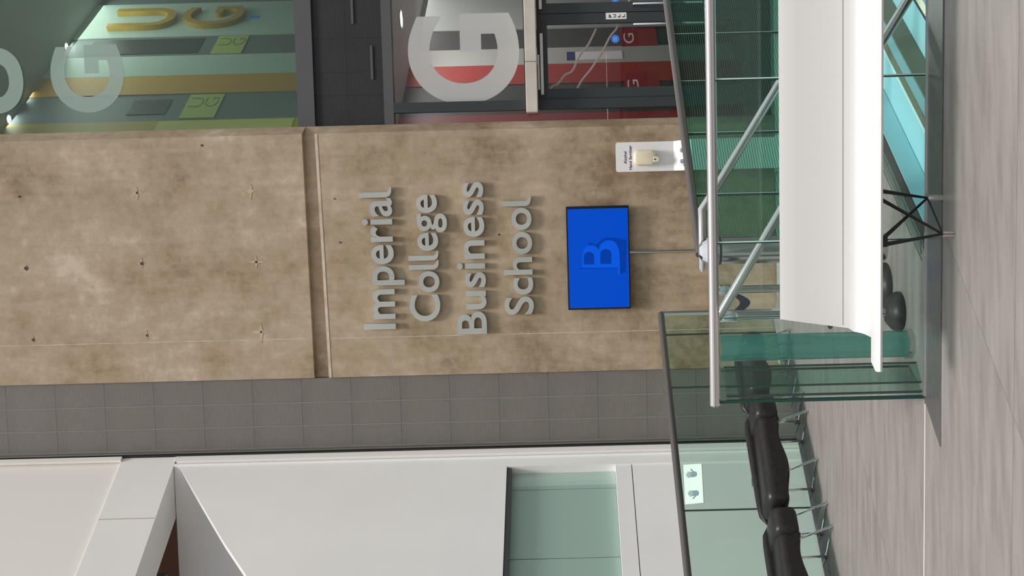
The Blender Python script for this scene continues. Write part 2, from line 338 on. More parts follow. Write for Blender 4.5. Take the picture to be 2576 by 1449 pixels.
a = MB(); a.ext([(-.845, 4.118), (1.6, 4.168), (1.6, 4.196), (-.845, 4.146)], -.004, .03, 'y'); a.build('arris', 'arris', cwall, WM)
a = MB(); a.box(-.447, -.440, -.002, .01, 4.33, 8.6); a.build('formwork_ridge', 'arris', cwall, WM)
a = MB(); a.box(-.452, -.446, -.0015, .01, -1.3, 4.1); a.build('formwork_ridge', 'arris', cwall, WM)
def star(cx_, cz_, r, seed, y0=-.003):
    rr = random.Random(seed); pts = []
    for k in range(16):
        ang = 2 * math.pi * k / 16; q = r * (1 if k % 4 == 0 else .36 if k % 2 else .3) * rr.uniform(.6, 1.15)
        pts.append((cx_ + q * math.cos(ang), cz_ + q * math.sin(ang)))
    m = MB(); m.ext(pts, y0, .004, 'y'); return m
for k, (u, v, r, st) in enumerate([(49, 495, .012, 0), (66, 675, .02, .05), (357, 663, .017, .05), (645, 659, .014, .09), (631, 480, .0, .09), (657, 835, .012, .10), (370, 844, .013, .05), (84, 855, .016, .05), (345, 485, .013, .08), (508, 366, .012, 0), (1255, 590, .01, 0), (842, 500, .008, 0), (856, 610, .01, 0)]):
    p = ow(u, v)
    if st: star(p.x, p.z, st, k).build('filler_patch', 'filler', cwall, WM)
    if r:
        h = MB(); h.lathe([(r, 0), (r * .8, .003), (.001, .004)], (p.x, -.0045, p.z), 12, axis='y'); h.build('tie_hole', 'hole', cwall, WM)
# ---- ribbed grey wall, each cassette its own piece
rbk = MB(); rbk.box(-1.62, -.845, .052, .2, -1.3, 8.6)
rw = rbk.build('wall_ribbed', 'clad_back', mw=WM, **S('grey horizontally ribbed metal cladding beside the concrete', 'wall'))
xs = [-.850, -1.10, -1.335, -1.555]
for i in range(3):
    for k in range(-6, 14):
        z0 = 1.94 + .5 * k
        m = MB(); m.box(-.124 if i else -.122, (xs[i] - xs[i + 1]) - .128, 0, .03, .0012, .4988)
        m.build('cladding_panel', 'rib', rw, WM @ Matrix.Translation((xs[i + 1] + .126, .04, z0)))
for xx in xs[1:]:
    m = MB(); m.box(xx - .004, xx + .004, .034, .06, -1.3, 8.6); m.build('seam', 'seam', rw, WM)
m = MB(); m.box(-1.605, -1.575, .03, .06, -1.3, 8.6); m.build('edge_trim', 'seam', rw, WM)
m = MB(); m.box(-1.572, -1.56, .036, .06, -1.3, 8.6); m.build('edge_trim', 'rib', rw, WM)

# ---- white oblique wall on the left (local: x along the wall towards the camera, y negative = into the room)
WL = LM
def lwall(poly, y0, y1): m = MB(); m.ext(poly, y0, y1, 'y'); return m
ww = MB()
zt = lambda t: 5.70 if t < .40 else max(5.0, 5.70 - (t - .40) * .29)
ww.ext([(0, 2.365), (4.2, 2.365), (4.2, 2.9), (1.47, 4.69), (1.06, 5.0), (.04, 5.71), (0, 5.71)], 0, -.12, 'y')     # above the window, its top edge falls to the left
ww.ext([(0, -1.3), (.235, -1.3), (.235, 2.365), (0, 2.365)], 0, -.2, 'y')
ww.ext([(.235, -1.3), (4.2, -1.3), (4.2, 1.12), (.235, 1.12)], -.012, -.2, 'y')
ww.ext([(.235, 1.128), (4.2, 1.128), (4.2, 1.285), (.235, 1.285)], -.012, -.2, 'y')
wl = ww.build('wall_left', 'white', mw=WL, **S('smooth white wall left of the ribbed cladding', 'wall'))
m = MB(); m.box(0, 4.2, -.25, .004, 5.705, 6.252); m.build('slab_edge', 'white', wl, WL)
m = MB(); m.box(.775, .785, .004, .006, 5.715, 6.25); m.build('slab_joint', 'rust', wl, WL)
q = [WL @ Vector((0, -.02, 0)), WL @ Vector((4.2, -.02, 0)), onfloor(300, 1700, 5.705), onfloor(394, 1449, 5.705), onfloor(443, 1303, 5.705), Vector((-1.66, 11.2, 0))]
m = MB(); m.prism([(p.x, p.y) for p in q], 5.708, 5.74); m.build('soffit', 'white', wl)
m = MB(); m.box(-4.6, -1.66, -.148, .2, -1.3, 5.70); m.build('shaded_wall', 'white', wl, WM)
vq = [onfloor(305, 1700, 5.705), onfloor(398, 1449, 5.705), onfloor(445, 1300, 5.705), Vector((-1.7, 11.9, 0)), Vector((-4.6, 11.9, 0))]
m = MB(); m.prism([(p.x, p.y) for p in vq], 6.1, 6.14); m.build('void_board', 'brown', wl)
m = MB(); m.box(-4.6, -1.62, .5, .55, 5.6, 6.15); m.build('void_board', 'brown', wl, WM)
m = MB(); m.box(0, 4.2, -.02, -.4, 6.25, 8.8); m.build('upper_panel', 'whitew', wl, WL)
m = MB(); m.box(0, .05, -.0, .03, 6.25, 8.8); m.box(0, .06, 0, .012, -1.3, 5.71); m.build('end_trim', 'whitew', wl, WL)
m = MB(); m.box(-.02, .0, -.01, .03, -1.3, 8.8); m.build('shadow_gap', 'black', wl, WL)
p = at(425, 1449, 10.9)
m = MB(); m.box(p.x - .4, p.x + .02, 10.75, 10.95, 5.74, 5.9); m.build('duct_end', 'frame', wl, bevel=.01)
w3 = MB(); w3.box(.235, 4.2, -.13, -.145, 1.285, 2.365)
win3 = w3.build('window_3', 'mintgap', mw=WL, **S('mint green glazed opening in the white wall', 'window'))
for t0, t1, mm in ((.237, .40, 'mint2'), (.40, .446, 'mint'), (.452, 1.275, 'mint'), (1.283, 2.1, 'mint'), (2.108, 2.95, 'mint'), (2.958, 4.19, 'mint')):
    m = MB(); m.box(t0, t1, -.112, -.129, 1.288, 2.362); m.build('pane', mm, win3, WL)
m = MB(); m.box(.235, 4.2, -.02, -.11, 2.318, 2.364); m.build('head_shade', 'frame', win3, WL)  # dark strip standing for the shadow under the window recess

# ---- right-hand facade: upper window, black fascia, lower window, doors  (wall coordinates, set back 0.2)
Y0 = .22
fa = MB(); fa.box(1.62, 4.4, Y0, Y0 + .12, 4.235, 4.405); fa.box(1.62, 4.4, Y0, Y0 + .12, 3.432, 3.53)
fas = fa.build('trim_2', 'frame', mw=WM, **S('dark metal floor edge between the two right-hand windows', 'trim'))
m = MB(); m.box(1.62, 4.4, Y0 + .08, Y0 + .3, 3.53, 4.235); m.build('backing', 'black', fas, WM)
xe = [1.62, 2.0, 2.23, 2.57, 3.05, 3.6, 4.4]
for i in range(6):
    m = MB(); m.box(xe[i] + .0008, xe[i + 1] - .0008, Y0 + .03, Y0 + .075, 3.53, 3.8985); m.build('fascia_panel', 'ribk', fas, WM)
    m = MB(); m.box(xe[i] + .0008, xe[i + 1] - .0008, Y0 + .03, Y0 + .075, 3.90, 4.235); m.build('fascia_panel', 'ribk', fas, WM)
for u0, u1, v0, v1 in ((880, 893, -20, 60), (933, 940, 115, 200)):
    p, q = ow((u0 + u1) / 2, v1, Y0 + .02), ow((u0 + u1) / 2, v0, Y0 + .02)
    m = MB(); m.box(p.x, q.x, Y0 + .018, Y0 + .035, p.z - .012, p.z + .012); m.build('fascia_bar', 'frame', fas, WM)
wu = MB(); wu.box(1.64, 4.4, Y0 + .03, Y0 + .045, 4.405, 8.6)
win1 = wu.build('window_1', 'g_up', mw=WM, **S('greenish upper floor window with stacked frosted letters', 'window'))
wlo = MB(); wlo.box(1.905, 4.4, Y0 + .03, Y0 + .04, 2.085, 3.432); wlo.box(1.64, 1.805, Y0 + .03, Y0 + .04, -.38, 3.432)
win2 = wlo.build('window_2', 'g_low', mw=WM, **S('lower window with a large frosted letter above the doors', 'window'))
m = MB(); m.box(1.805, 1.905, Y0 - .02, Y0 + .08, -.38, 3.432); m.build('mullion', 'slate', win2, WM)
m = MB(); m.box(1.805, 4.4, Y0 - .01, Y0 + .08, 2.04, 2.10); m.build('transom', 'slate', win2, WM)
p, q = ow(1030, 265, Y0), ow(1303, 30, Y0)
fit_text('frosted_letter', 'G', 'frost', win2, WM, p.x, q.x, q.z, p.z, Y0 + .024, .004, .028, 16)
p, q = ow(130, 285, Y0), ow(305, 110, Y0)
hG = p.z - q.z
fit_text('frosted_letter', 'G', 'frostg', win1, WM, p.x, q.x, q.z, p.z, Y0 + .024, .004, .028, 16)
fit_text('frosted_letter', 'U', 'frostg', win1, WM, p.x + .01, q.x + .0, p.z + .28, p.z + .28 + hG, Y0 + .024, .004, .028, 16)

# rooms behind the facade share one oblique wall, in painted strips
P0 = Vector((2.13, 12.6, 0)); RTH = math.atan2(.788, .616)
RM = Matrix.Translation(P0) @ Matrix.Rotation(RTH, 4, 'Z')          # x along wall away, y negative = into the room (right)
def rt(v, u):
    a, b = ray(u, v); c_, s_ = math.cos(RTH), math.sin(RTH)
    return (P0.y * a - P0.x) / (c_ - s_ * a)
def rz(u, v):
    a, b = ray(u, v); t = rt(v, u); return EYE + b * (P0.y + math.sin(RTH) * t)
rb = MB(); rb.box(-1.0, 9, .02, .2, -.4, 3.62); rlow = rb.build('wall_room_lower', 'lgrey', mw=RM, **S('striped red white and grey wall of the lower room', 'wall'))
strips = [(345, 290, 'dred'), (290, 262, 'dkg'), (262, 215, 'dkg'), (215, 166, 'red'), (166, 125, 'offw'), (125, 76, 'dkg'), (76, -8, 'lgrey'), (-8, -40, 'red')]
for v0, v1, mm in strips:
    t0, t1 = rt(v0, 1250), rt(v1, 1250)
    m = MB(); m.box(t0, t1 - .004, -.01 if mm != 'dkg' else .0, .02, -.38, 3.6); m.build('wall_panel', mm, rlow, RM)
for v0, v1, u0, u1 in ((243, 186, 1572, 1660), (118, 72, 1562, 1652)):
    t0, t1 = rt(v0, 1600), rt(v1, 1600); z1, z0 = rz(u0, (v0 + v1) / 2), rz(u1, (v0 + v1) / 2)
    b = MB(); b.box(t0, t1, -.012, .0, z0, z1); b.build('level_block', 'redblk', rlow, RM)
    fit_text('block_letter', 'G', 'printw', rlow, RM, t0 + (t1 - t0) * .15, t0 + (t1 - t0) * .7, z1 - .16, z1 - .03, -.014, .002)
t0, t1 = rt(152, 1500), rt(132, 1500); zz = rz(1438, 140)
b = MB(); b.box(t0, t1, -.016, -.01, zz - .62, zz - .04); b.build('door_sign', 'printw', rlow, RM)
b = MB(); b.box(t0, t1, -.018, -.01, zz - .04, zz + .06); b.build('sign_square', 'navy', rlow, RM)
b = MB(); b.box(1.66, 4.4, Y0 + .3, Y0 + 6, 3.56, 3.62); lceil = b.build('ceiling_lower_room', 'ceil', mw=WM, **S('pale ceiling of the lower room', 'ceiling'))
b = MB(); b.box(1.66, 4.4, Y0 + .3, Y0 + 6, -.45, -.39); b.build('floor_lower_room', 'dkg', mw=WM, **S('dark floor of the lower room', 'floor'))
ru = MB(); ru.box(-1.0, 9, .02, .2, 4.3, 8.1); rup = ru.build('wall_room_upper', 'umint', mw=RM, **S('striped mustard grey and mint wall of the upper room', 'wall'))
for v0, v1, mm in [(360, 303, 'ylw'), (303, 236, 'ugrey'), (236, 190, 'orange'), (190, 140, 'umint'), (140, 92, 'ugrey'), (92, 9, 'umint'), (9, -20, 'ugrey')]:
    t0, t1 = rt(v0, 500), rt(v1, 500)
    m = MB(); m.box(t0, t1 - .004, -.01 if mm != 'ugrey' else 0, .02, 4.4, 8.0); m.build('wall_panel', mm, rup, RM)
for v0, v1, u0, u1 in ((298, 240, 466, 552), (138, 94, 540, 616)):
    t0, t1 = rt(v0, 500), rt(v1, 500); z1, z0 = rz(u0, (v0 + v1) / 2), rz(u1, (v0 + v1) / 2)
    b = MB(); b.box(t0, t1, -.012, .0, z0, z1); b.build('level_block', 'ugreen', rup, RM)
    w_ = t1 - t0
    fit_text('block_letter', 'U', 'printg', rup, RM, t0 + w_ * .45, t0 + w_ * .85, z1 - .19, z1 - .04, -.014, .002, -.02)
    fit_text('block_letter', 'G', 'printg', rup, RM, t0 + w_ * .45, t0 + w_ * .85, z1 - .36, z1 - .21, -.014, .002, -.02)
for v0, v1, u0, u1 in ((290, 248, 330, 425), (137, 96, 230, 505)):                 # dark doors in the slate strips
    t0, t1 = rt(v0, 450), rt(v1, 450); z1, z0 = rz(u0, (v0 + v1) / 2), rz(u1, (v0 + v1) / 2)
    b = MB(); b.box(t0 + .03, t1 - .03, -.008, 0, z0, z1); b.build('dark_panel', 'ublack', rup, RM)
t0, t1 = rt(332, 560), rt(304, 560)
b = MB(); b.box(t0, t1, -.014, -.01, rz(735, 318), rz(395, 318)); b.build('pale_panel', 'ylwl', rup, RM)
t0, t1 = rt(78, 400), rt(34, 400)
fit_text('raised_letter', 'U', 'orangel', rup, RM, t0, t1, rz(445, 55), rz(290, 55), -.02, .12, .0, 10)
fit_text('raised_letter', 'G', 'orangel', rup, RM, t0, t1, rz(612, 55), rz(462, 55), -.02, .12, .0, 10)
b = MB(); b.box(rt(48, 640), rt(42, 640), -.016, -.01, rz(652, 45), rz(630, 45)); b.build('small_sign', 'bluedisc', rup, RM)
b = MB(); b.box(1.66, 4.4, Y0 + .05, Y0 + 6, 7.98, 8.04); b.build('ceiling_upper_room', 'lgrey', mw=WM, **S('pale ceiling of the upper room', 'ceiling'))
b = MB(); b.box(1.66, 4.4, Y0 + .3, Y0 + 6, 4.3, 4.36); b.build('floor_upper_room', 'dkg', mw=WM, **S('dark floor of the upper room', 'floor'))
b = MB(); b.box(4.4, 4.5, Y0, Y0 + 6, -.45, 8.1); b.build('wall_right', 'lgrey', mw=WM, **S('far right side wall of the glazed rooms', 'wall'))
b = MB(); b.box(1.6, 4.5, Y0 + 6, Y0 + 6.1, -.45, 8.1); b.build('wall_rooms_end', 'lgrey', mw=WM, **S('end wall of the glazed rooms', 'wall'))
def downlight(u, v, zc, label, r=.07, power=18, fill=None):
    p = onfloor(u, v, zc)
    t = thing('ceiling_downlight', label, 'light', p, 'downlights in the glazed rooms')
    m = MB(); m.lathe([(r, 0), (r, .012)], (p.x, p.y, zc - .013), 20); m.build('lamp_face', 'bulb', t)
    m = MB(); m.lathe([(r + .004, 0), (r + .02, 0), (r + .02, .012), (r + .004, .012), (r + .004, 0)], (p.x, p.y, zc - .013), 20); m.build('trim_ring', 'satin', t)
    l = bpy.data.lights.new('lamp', 'AREA'); l.shape = 'DISK'; l.size = .3; l.energy = power
    lo_ = bpy.data.objects.new('lamp', l); col.objects.link(lo_); lo_.location = (p.x, p.y, zc - .03); lo_.parent = t; lo_.matrix_parent_inverse = PW[t.name].inverted()
downlight(1007, 48, 3.56, 'bright oval ceiling light seen above the large frosted letter', .09, 14)
downlight(165, 118, 7.98, 'bright ceiling downlight behind the top of the frosted letter', .045, 1.2)
downlight(75, 262, 7.98, 'round ceiling downlight above the mustard wall strip', .045, 1.2)
downlight(20, 300, 7.98, 'topmost round ceiling downlight at the edge of the upper window', .045, 1.2)

def room_fill(x, y, z, e):                       # added fill lights, unseen, to brighten the glazed rooms
    l = bpy.data.lights.new('room_fill', 'AREA'); l.shape = 'RECTANGLE'; l.size = 1.2; l.size_y = 3.0; l.energy = e
    o = bpy.data.objects.new('room_fill', l); col.objects.link(o); o.matrix_world = WM @ Matrix.Translation((x, y, z))
room_fill(3.6, 2.6, 3.5, 30); room_fill(3.6, 2.6, 7.9, 34)
# doors
dz0, dz1 = -.38, 1.965
lt = MB(); lt.box(1.765, 2.26, Y0 - .20, Y0 - .02, 1.968, 2.083)
lint = lt.build('trim_3', 'cream', mw=WM, bevel=.006, **S('cream metal bar above the dark glazed doors', 'trim'))
m = MB(); m.box(2.263, 4.4, Y0 - .20, Y0 - .02, 1.968, 2.083); m.build('bar_section', 'cream', lint, WM, bevel=.006)
def door(name, x0, x1, hinge_left, label):
    d = MB(); st = .10
    d.box(x0, x0 + st, Y0, Y0 + .06, dz0, dz1); d.box(x1 - st, x1, Y0, Y0 + .06, dz0, dz1)
    d.box(x0 + st, x1 - st, Y0, Y0 + .06, dz1 - .105, dz1); d.box(x0 + st, x1 - st, Y0, Y0 + .06, dz0, dz0 + .2)
    o = d.build(name, 'slate', mw=WM, **S(label, 'door'))
    g = MB(); g.box(x0 + st, x1 - st, Y0 + .025, Y0 + .033, dz0 + .2, dz1 - .105); g.build('pane', 'g_low', o, WM)
    hx = x1 - .135 if hinge_left else x0 + .06
    for yy in ((Y0 - .075),):
        h = MB(); h.tube([(hx, Y0 + .01, .985), (hx, yy - .012, .985), (hx, yy - .02, .975), (hx, yy - .02, .305), (hx, yy - .012, .295), (hx, Y0 + .01, .295)], .011, 8)
        h.build('handle', 'chrome', o, WM, smooth=True)
    return o
d1 = door('door_1', 1.91, 2.755, True, 'dark framed glazed door with a pull bar, nearest the concrete')
d2 = door('door_2', 2.762, 3.62, False, 'dark framed glazed door bearing the white notice')
c = MB(); c.box(1.95, 2.56, Y0 - .05, Y0 - .02, 1.905, 1.935); c.build('door_closer', 'stand', d1, WM, bevel=.004)
c = MB(); c.box(2.0, 2.35, Y0 - .035, Y0, 1.945, 1.96); c.build('closer_arm', 'satin', d1, WM)
c = MB(); c.box(2.80, 3.3, Y0 - .05, Y0 - .02, 1.905, 1.935); c.build('door_closer', 'stand', d2, WM, bevel=.004)
p, q = ow(1524, 47, Y0), ow(1575, 33, Y0)
c = MB(); c.box(p.x - .0, p.x + .21, 0, 0, 0, 0)
# the notice reads downwards letter by letter, as on the door
nx0, nx1 = ow(1550, 47, Y0).x, ow(1550, 33, Y0).x
pzt, pzb = ow(1524, 40, Y0).z, ow(1576, 40, Y0).z
c = MB(); c.box(nx0 - .005, nx1 + .005, Y0 - .003, Y0 + .001, pzb, pzt); no = c.build('notice', 'printw', d2, WM, label='white notice with black lettering')
hh = (pzt - pzb) / 4.6
for k, ch in enumerate('PULL'):
    fit_text('notice_letter', ch, 'black', no, WM, nx0 + .012, nx1 - .012, pzt - hh * (k + 1) - .01, pzt - hh * k - .03, Y0 - .0045, .002, .02)
for u, v, par in ((1548, 98, d1), (1548, 2, d2)):
    p = ow(u, v, Y0 + .02)
    c = MB(); c.lathe([(.042, 0), (.042, .003)], (p.x, Y0 + .02, p.z), 24, axis='y'); s_ = c.build('sticker', 'bluedisc', par, WM)
    for k in range(3):
        c = MB(); c.box(p.x - .022, p.x + .022, Y0 + .017, Y0 + .02, p.z + .012 - .014 * k, p.z + .017 - .014 * k); c.build('sticker_line', 'paleblue', s_, WM)
b = MB(); p = ow(1613, 316, .06); b.box(p.x, p.x + .03, .08, .11, p.z - .045, p.z + .045); b.build('wall_switch', 'stand', cwall, WM)
def curve_pts(uvs, off, n=6):
    P = [WM @ ow(u, v, off) for u, v in uvs]; out = []
    for i in range(len(P) - 1):
        a0, a1, a2, a3 = P[max(i - 1, 0)], P[i], P[i + 1], P[min(i + 2, len(P) - 1)]
        for k in range(n):
            t = k / n; out.append(.5 * ((2 * a1) + (a2 - a0) * t + (2 * a0 - 5 * a1 + 4 * a2 - a3) * t * t + (3 * a1 - a0 - 3 * a2 + a3) * t ** 3))
    return out + [P[-1]]
for k, (uv, lab) in enumerate([([(1381, 243), (1390, 218), (1404, 211), (1422, 188), (1440, 178), (1458, 140), (1480, 112), (1500, 72)], 'pale curving cable behind the door glass, the one with a hook at its top end'),
                              ([(1442, 245), (1462, 205), (1488, 172), (1515, 130), (1535, 92), (1552, 70), (1570, 28), (1590, -10)], 'pale curving cable behind the door glass, running past the blue sticker')]):
    m = MB(); m.tube(curve_pts(uv, Y0 + .16), .011, 7); m.build('hanging_cable', 'cable', smooth=True, **T(lab, 'cable'))

# ================================================================== THINGS ON THE BACK WALL
def word(txt, x0, x1, zb, cap, label):
    """separate standing letters; zb baseline, cap height of the capital"""
    full = text_mesh(txt, .008, 1, 2); fbd = bounds(full); capm = bounds(text_mesh(txt[0], .008, 1, 2))
    kx = (x1 - x0) / (fbd[1] - fbd[0]); kz = cap / (capm[3] - capm[2]); base = capm[2]
    t = thing('wall_lettering', label, 'lettering', WM @ Vector(((x0 + x1) / 2, -.03, zb)), 'steel letters on the concrete wall')
    for k, ch in enumerate(txt):
        right = bounds(text_mesh(txt[:k + 1], .008, 1, 2))[1]
        me = text_mesh(ch, .015, 1, 8); b = bounds(me)
        if ch == 'l':                           # the l ends in a small hook
            h, w0 = b[3] - b[2], b[1] - b[0]; x0_ = b[0] - .035
            arc = [(x0_ + w0 * 1.85 - w0 * .85 * math.cos(t_ * math.pi / 2 / 5), .80 * w0 + w0 * .08 - .72 * w0 * math.sin(t_ * math.pi / 2 / 5) + .02) for t_ in range(6)]
            pts = [(x0_ + w0, h)] + arc[:6] + [(x0_ + w0 * 1.95, .0)] + [(x0_ + w0 * 1.0, .0), (x0_ + w0 * .35, w0 * .25), (x0_, w0 * .9), (x0_, h)]
            g_ = MB(); nn = len(pts); g_.add([(p_[0], p_[1] + b[2], -.5) for p_ in pts] + [(p_[0], p_[1] + b[2], .5) for p_ in pts], [tuple(range(nn)), tuple(range(nn, 2 * nn))[::-1]] + [(i_, (i_ + 1) % nn, nn + (i_ + 1) % nn, nn + i_) for i_ in range(nn)])
            me = bpy.data.meshes.new('letter'); me.from_pydata(g_.v, [], g_.f)
            bm_ = bmesh.new(); bm_.from_mesh(me); bmesh.ops.recalc_face_normals(bm_, faces=bm_.faces); bm_.to_mesh(me); bm_.free()
        for vv in me.vertices:
            px, py, pz = vv.co; px = px - b[1] + right
            vv.co = (x0 + (px - fbd[0]) * kx, -.030 - pz * .042, zb + (py - base) * kz)
        me.materials.clear(); me.materials.append(M['letter']); me.name = 'letter'
        place('letter', me, t, WM)
word('Imperial', ow(958, 826).x, ow(958, 480).x, 3.45, .315, 'topmost line of brushed steel letters on the concrete wall')
word('College', ow(1070, 806).x, ow(1070, 490).x, 2.998, .300, 'second line of brushed steel letters on the concrete wall')
word('Business', ow(1190, 838).x, ow(1190, 458).x, 2.538, .292, 'third and longest line of steel letters on the concrete wall')
word('School', ow(1306, 789).x, ow(1306, 502).x, 2.062, .288, 'lowest line of brushed steel letters, just above the blue screen')
A_, B_ = ow(1432, 780, -.1), ow(1578, 516, -.1)
sx0, sx1, sz0, sz1 = A_.x, B_.x, 1.09, 1.715
scr = thing('wall_screen', 'black framed wall screen showing a blue picture with a letter', 'screen', WM @ Vector(((sx0 + sx1) / 2, 0, sz0)))
m = MB(); m.box(sx0, sx1, -.10, -.055, sz0, sz1); m.build('bezel', 'bezel', scr, WM, bevel=.004)
m = MB(); m.box(sx0 + .2, sx1 - .2, -.055, -.0, sz0 + .12, sz1 - .12); m.build('bracket', 'black', scr, WM)
bz = .016
m = MB(); m.box(sx0 + bz, sx1 - bz * 1.7, -.102, -.10, sz0 + bz * .8, sz1 - bz); disp = m.build('display', 'screen', scr, WM)
def spt(u, v): p = ow(u, v, -.103); return (p.x, p.z)
# picture on the display: a raised letter with a cast shadow, drawn flat
def picture(name, uv, mm, lift):
    m = MB(); m.ext([spt(u, v) for u, v in uv], -.1022 - lift - .0004, -.1022 - lift, 'y'); m.build(name, mm, disp, WM)
picture('picture_shade', [(1478, 620), (1484, 610), (1500, 615), (1512, 603), (1528, 597), (1550, 598), (1577, 604), (1575, 684), (1561, 690), (1540, 650)], 'screen3', 0)
outl = [(1464, 676), (1465, 640), (1469, 626), (1479, 618), (1491, 617), (1501, 622), (1506, 629), (1510, 615), (1520, 607), (1533, 604), (1546, 608), (1554, 619), (1558, 634), (1560, 690), (1555, 690), (1555, 676)]
picture('picture_letter', outl, 'screen2', .0006)
def counter(u0, u1, v0, v1): 
    vm = v0 + (u1 - u0) / 2; um = (u0 + u1) / 2; R_ = (u1 - u0) / 2
    return [(u0, v1), (u0, vm)] + [(um - R_ * math.cos(math.pi * k / 8), vm - R_ * .9 * math.sin(math.pi * k / 8)) for k in range(1, 8)] + [(u1, vm), (u1, v1)]
picture('picture_counter', counter(1469, 1495, 632, 665), 'screen3', .0012)
picture('picture_counter', counter(1510, 1538, 625, 664), 'screen3', .0012)
picture('picture_line', [(1456, 674), (1456, 676.5), (1555, 675), (1555, 673)], 'screen3', .0012)
p = ow(1586, 634, -.02)
cd = MB(); cd.tube([(p.x, -.022, sz0 + .03), (p.x, -.022, -.36)], .014, 10)
cd.build('cable_conduit', 'satin', mw=WM, smooth=True, **T('thin metal conduit running down the wall below the screen', 'conduit'))

# ---- hand sanitiser stand against the concrete
def hand(mb, cx_, cz_, s, flip, frame):
    """a flat printed hand in local (a,b), mapped by frame"""
    parts = [((-.30, .10), (-.36, .78), .075), ((-.11, .18), (-.12, .98), .08), ((.09, .18), (.11, 1.0), .08), ((.28, .08), (.34, .82), .075), ((-.34, -.25), (-.74, .22), .085)]
    polys = []
    pa = [(-.40, -.55), (-.2, -.78), (.2, -.78), (.38, -.5), (.40, .2), (-.38, .2)]
    polys.append(pa)
    for a, b, r in parts:
        d = Vector((b[0] - a[0], b[1] - a[1])).normalized(); n = Vector((-d.y, d.x)) * r
        pts = [(a[0] + n.x, a[1] + n.y), (b[0] + n.x, b[1] + n.y)]
        for k in range(1, 5):
            t = math.pi * k / 5; pts.append((b[0] + n.x * math.cos(t) + d.x * r * math.sin(t), b[1] + n.y * math.cos(t) + d.y * r * math.sin(t)))
        pts += [(b[0] - n.x, b[1] - n.y), (a[0] - n.x, a[1] - n.y)]
        polys.append(pts)
    for k, P in enumerate(polys):
        P = [((-x if flip else x) * s + cx_, y * s + cz_) for x, y in P]
        n = len(P); lift = .0012 + .0002 * k
        mb.add([frame(x, y, 0) for x, y in P] + [frame(x, y, lift) for x, y in P], [tuple(range(n)), tuple(range(n, 2 * n))] + [(i, (i + 1) % n, n + (i + 1) % n, n + i) for i in range(n)])
def rrect(x0, x1, z0, z1, r, n=5, corners=(1, 1, 1, 1)):
    pts = []
    for i, (cx_, cz_, a0) in enumerate(((x1 - r, z1 - r, 0), (x0 + r, z1 - r, math.pi / 2), (x0 + r, z0 + r, math.pi), (x1 - r, z0 + r, 1.5 * math.pi))):
        if corners[i]: pts += [(cx_ + r * math.cos(a0 + math.pi / 2 * k / n), cz_ + r * math.sin(a0 + math.pi / 2 * k / n)) for k in range(n + 1)]
        else: pts.append(((x1, z1), (x0, z1), (x0, z0), (x1, z0))[i])
    return pts
ST = WM
pa_, pb_ = ow(1550, 433, -.17), ow(1694, 355, -.17)
hx0, hx1, hzt, hzf = pa_.x, pb_.x, pa_.z, pb_.z
stn = thing('sanitiser_stand', 'white hand sanitiser stand with a cream dispenser before the concrete wall', 'sanitiser stand', WM @ Vector(((hx0 + hx1) / 2, -.2, -.38)))
m = MB(); m.ext(rrect(hx0, hx1, hzf, hzt, .022, corners=(1, 1, 0, 0)), -.17, -.155, 'y'); m.build('back_board', 'stand', stn, ST)
yf, zf = -.36, hzf - .155
m = MB(); m.add([(hx0, -.17, hzf), (hx1, -.17, hzf), (hx1 + .005, yf, zf), (hx0 - .005, yf, zf), (hx0, -.155, hzf - .012), (hx1, -.155, hzf - .012), (hx1 + .005, yf + .012, zf - .012), (hx0 - .005, yf + .012, zf - .012)],
                [(0, 1, 2, 3), (4, 7, 6, 5), (0, 4, 5, 1), (1, 5, 6, 2), (2, 6, 7, 3), (3, 7, 4, 0)]); m.build('tray', 'stand', stn, ST)
m = MB(); m.box(hx0 - .005, hx1 + .005, yf, yf + .015, -.37, zf); m.build('lower_board', 'stand', stn, ST)
m = MB(); m.box(hx0 - .03, hx1 + .03, yf - .02, -.08, -.38, -.36); m.build('base', 'stand', stn, ST, bevel=.004)
def trayf(x, y, l):                             # tray surface frame: x across, y up the slope
    t = y / .245; l += .0008; return (x, yf + (-.17 - yf) * t - l * .6, zf + (hzf - zf) * t + l * .8)
hm = MB(); hand(hm, hx0 + .085, .10, .052, False, trayf); hm.build('hand_print', 'navy', stn, ST)
hm = MB(); hand(hm, hx1 - .095, .10, .052, True, trayf); hm.build('hand_print', 'navy', stn, ST)
for txt, u, v0, v1 in (('Alcohol', 1573, 412, 381), ('Hand Sanitiser', 1586, 427, 366)):
    p, q = ow(u, v0, -.17), ow(u, v1, -.17)
    fit_text('lettering', txt, 'navy', stn, ST, p.x, q.x, p.z - .014, p.z + .014, -.172, .002, .008, 3)
p0, p1 = ow(1594, 417, -.22), ow(1654, 376, -.22)
def blob(x0, x1, z0, z1, y0, y1, r):
    m = MB(); A = rrect(x0, x1, z0, z1, r, 6); k = .012
    c0, c1 = (x0 + x1) / 2, (z0 + z1) / 2
    rings = [(y1, 1.0), (y0 + .02, .97), (y0 + .006, .9), (y0, .76)]
    n = len(A); vs = []
    for y, s_ in rings: vs += [(c0 + (a[0] - c0) * s_, y, c1 + (a[1] - c1) * s_) for a in A]
    fs = [tuple(range(n)), tuple(range(3 * n, 4 * n))[::-1]]
    for i in range(3): fs += [(i * n + j, i * n + (j + 1) % n, (i + 1) * n + (j + 1) % n, (i + 1) * n + j) for j in range(n)]
    m.add(vs, fs); return m
blob(p0.x, p1.x, p1.z + .02, p0.z, -.265, -.17, .045).build('dispenser', 'dispenser', stn, ST, smooth=True)
mx_ = (p0.x + p1.x) / 2 - .02
blob(mx_ - .03, mx_ + .03, p1.z - .012, p1.z + .05, -.272, -.20, .02).build('nozzle', 'dispenser', stn, ST, smooth=True)
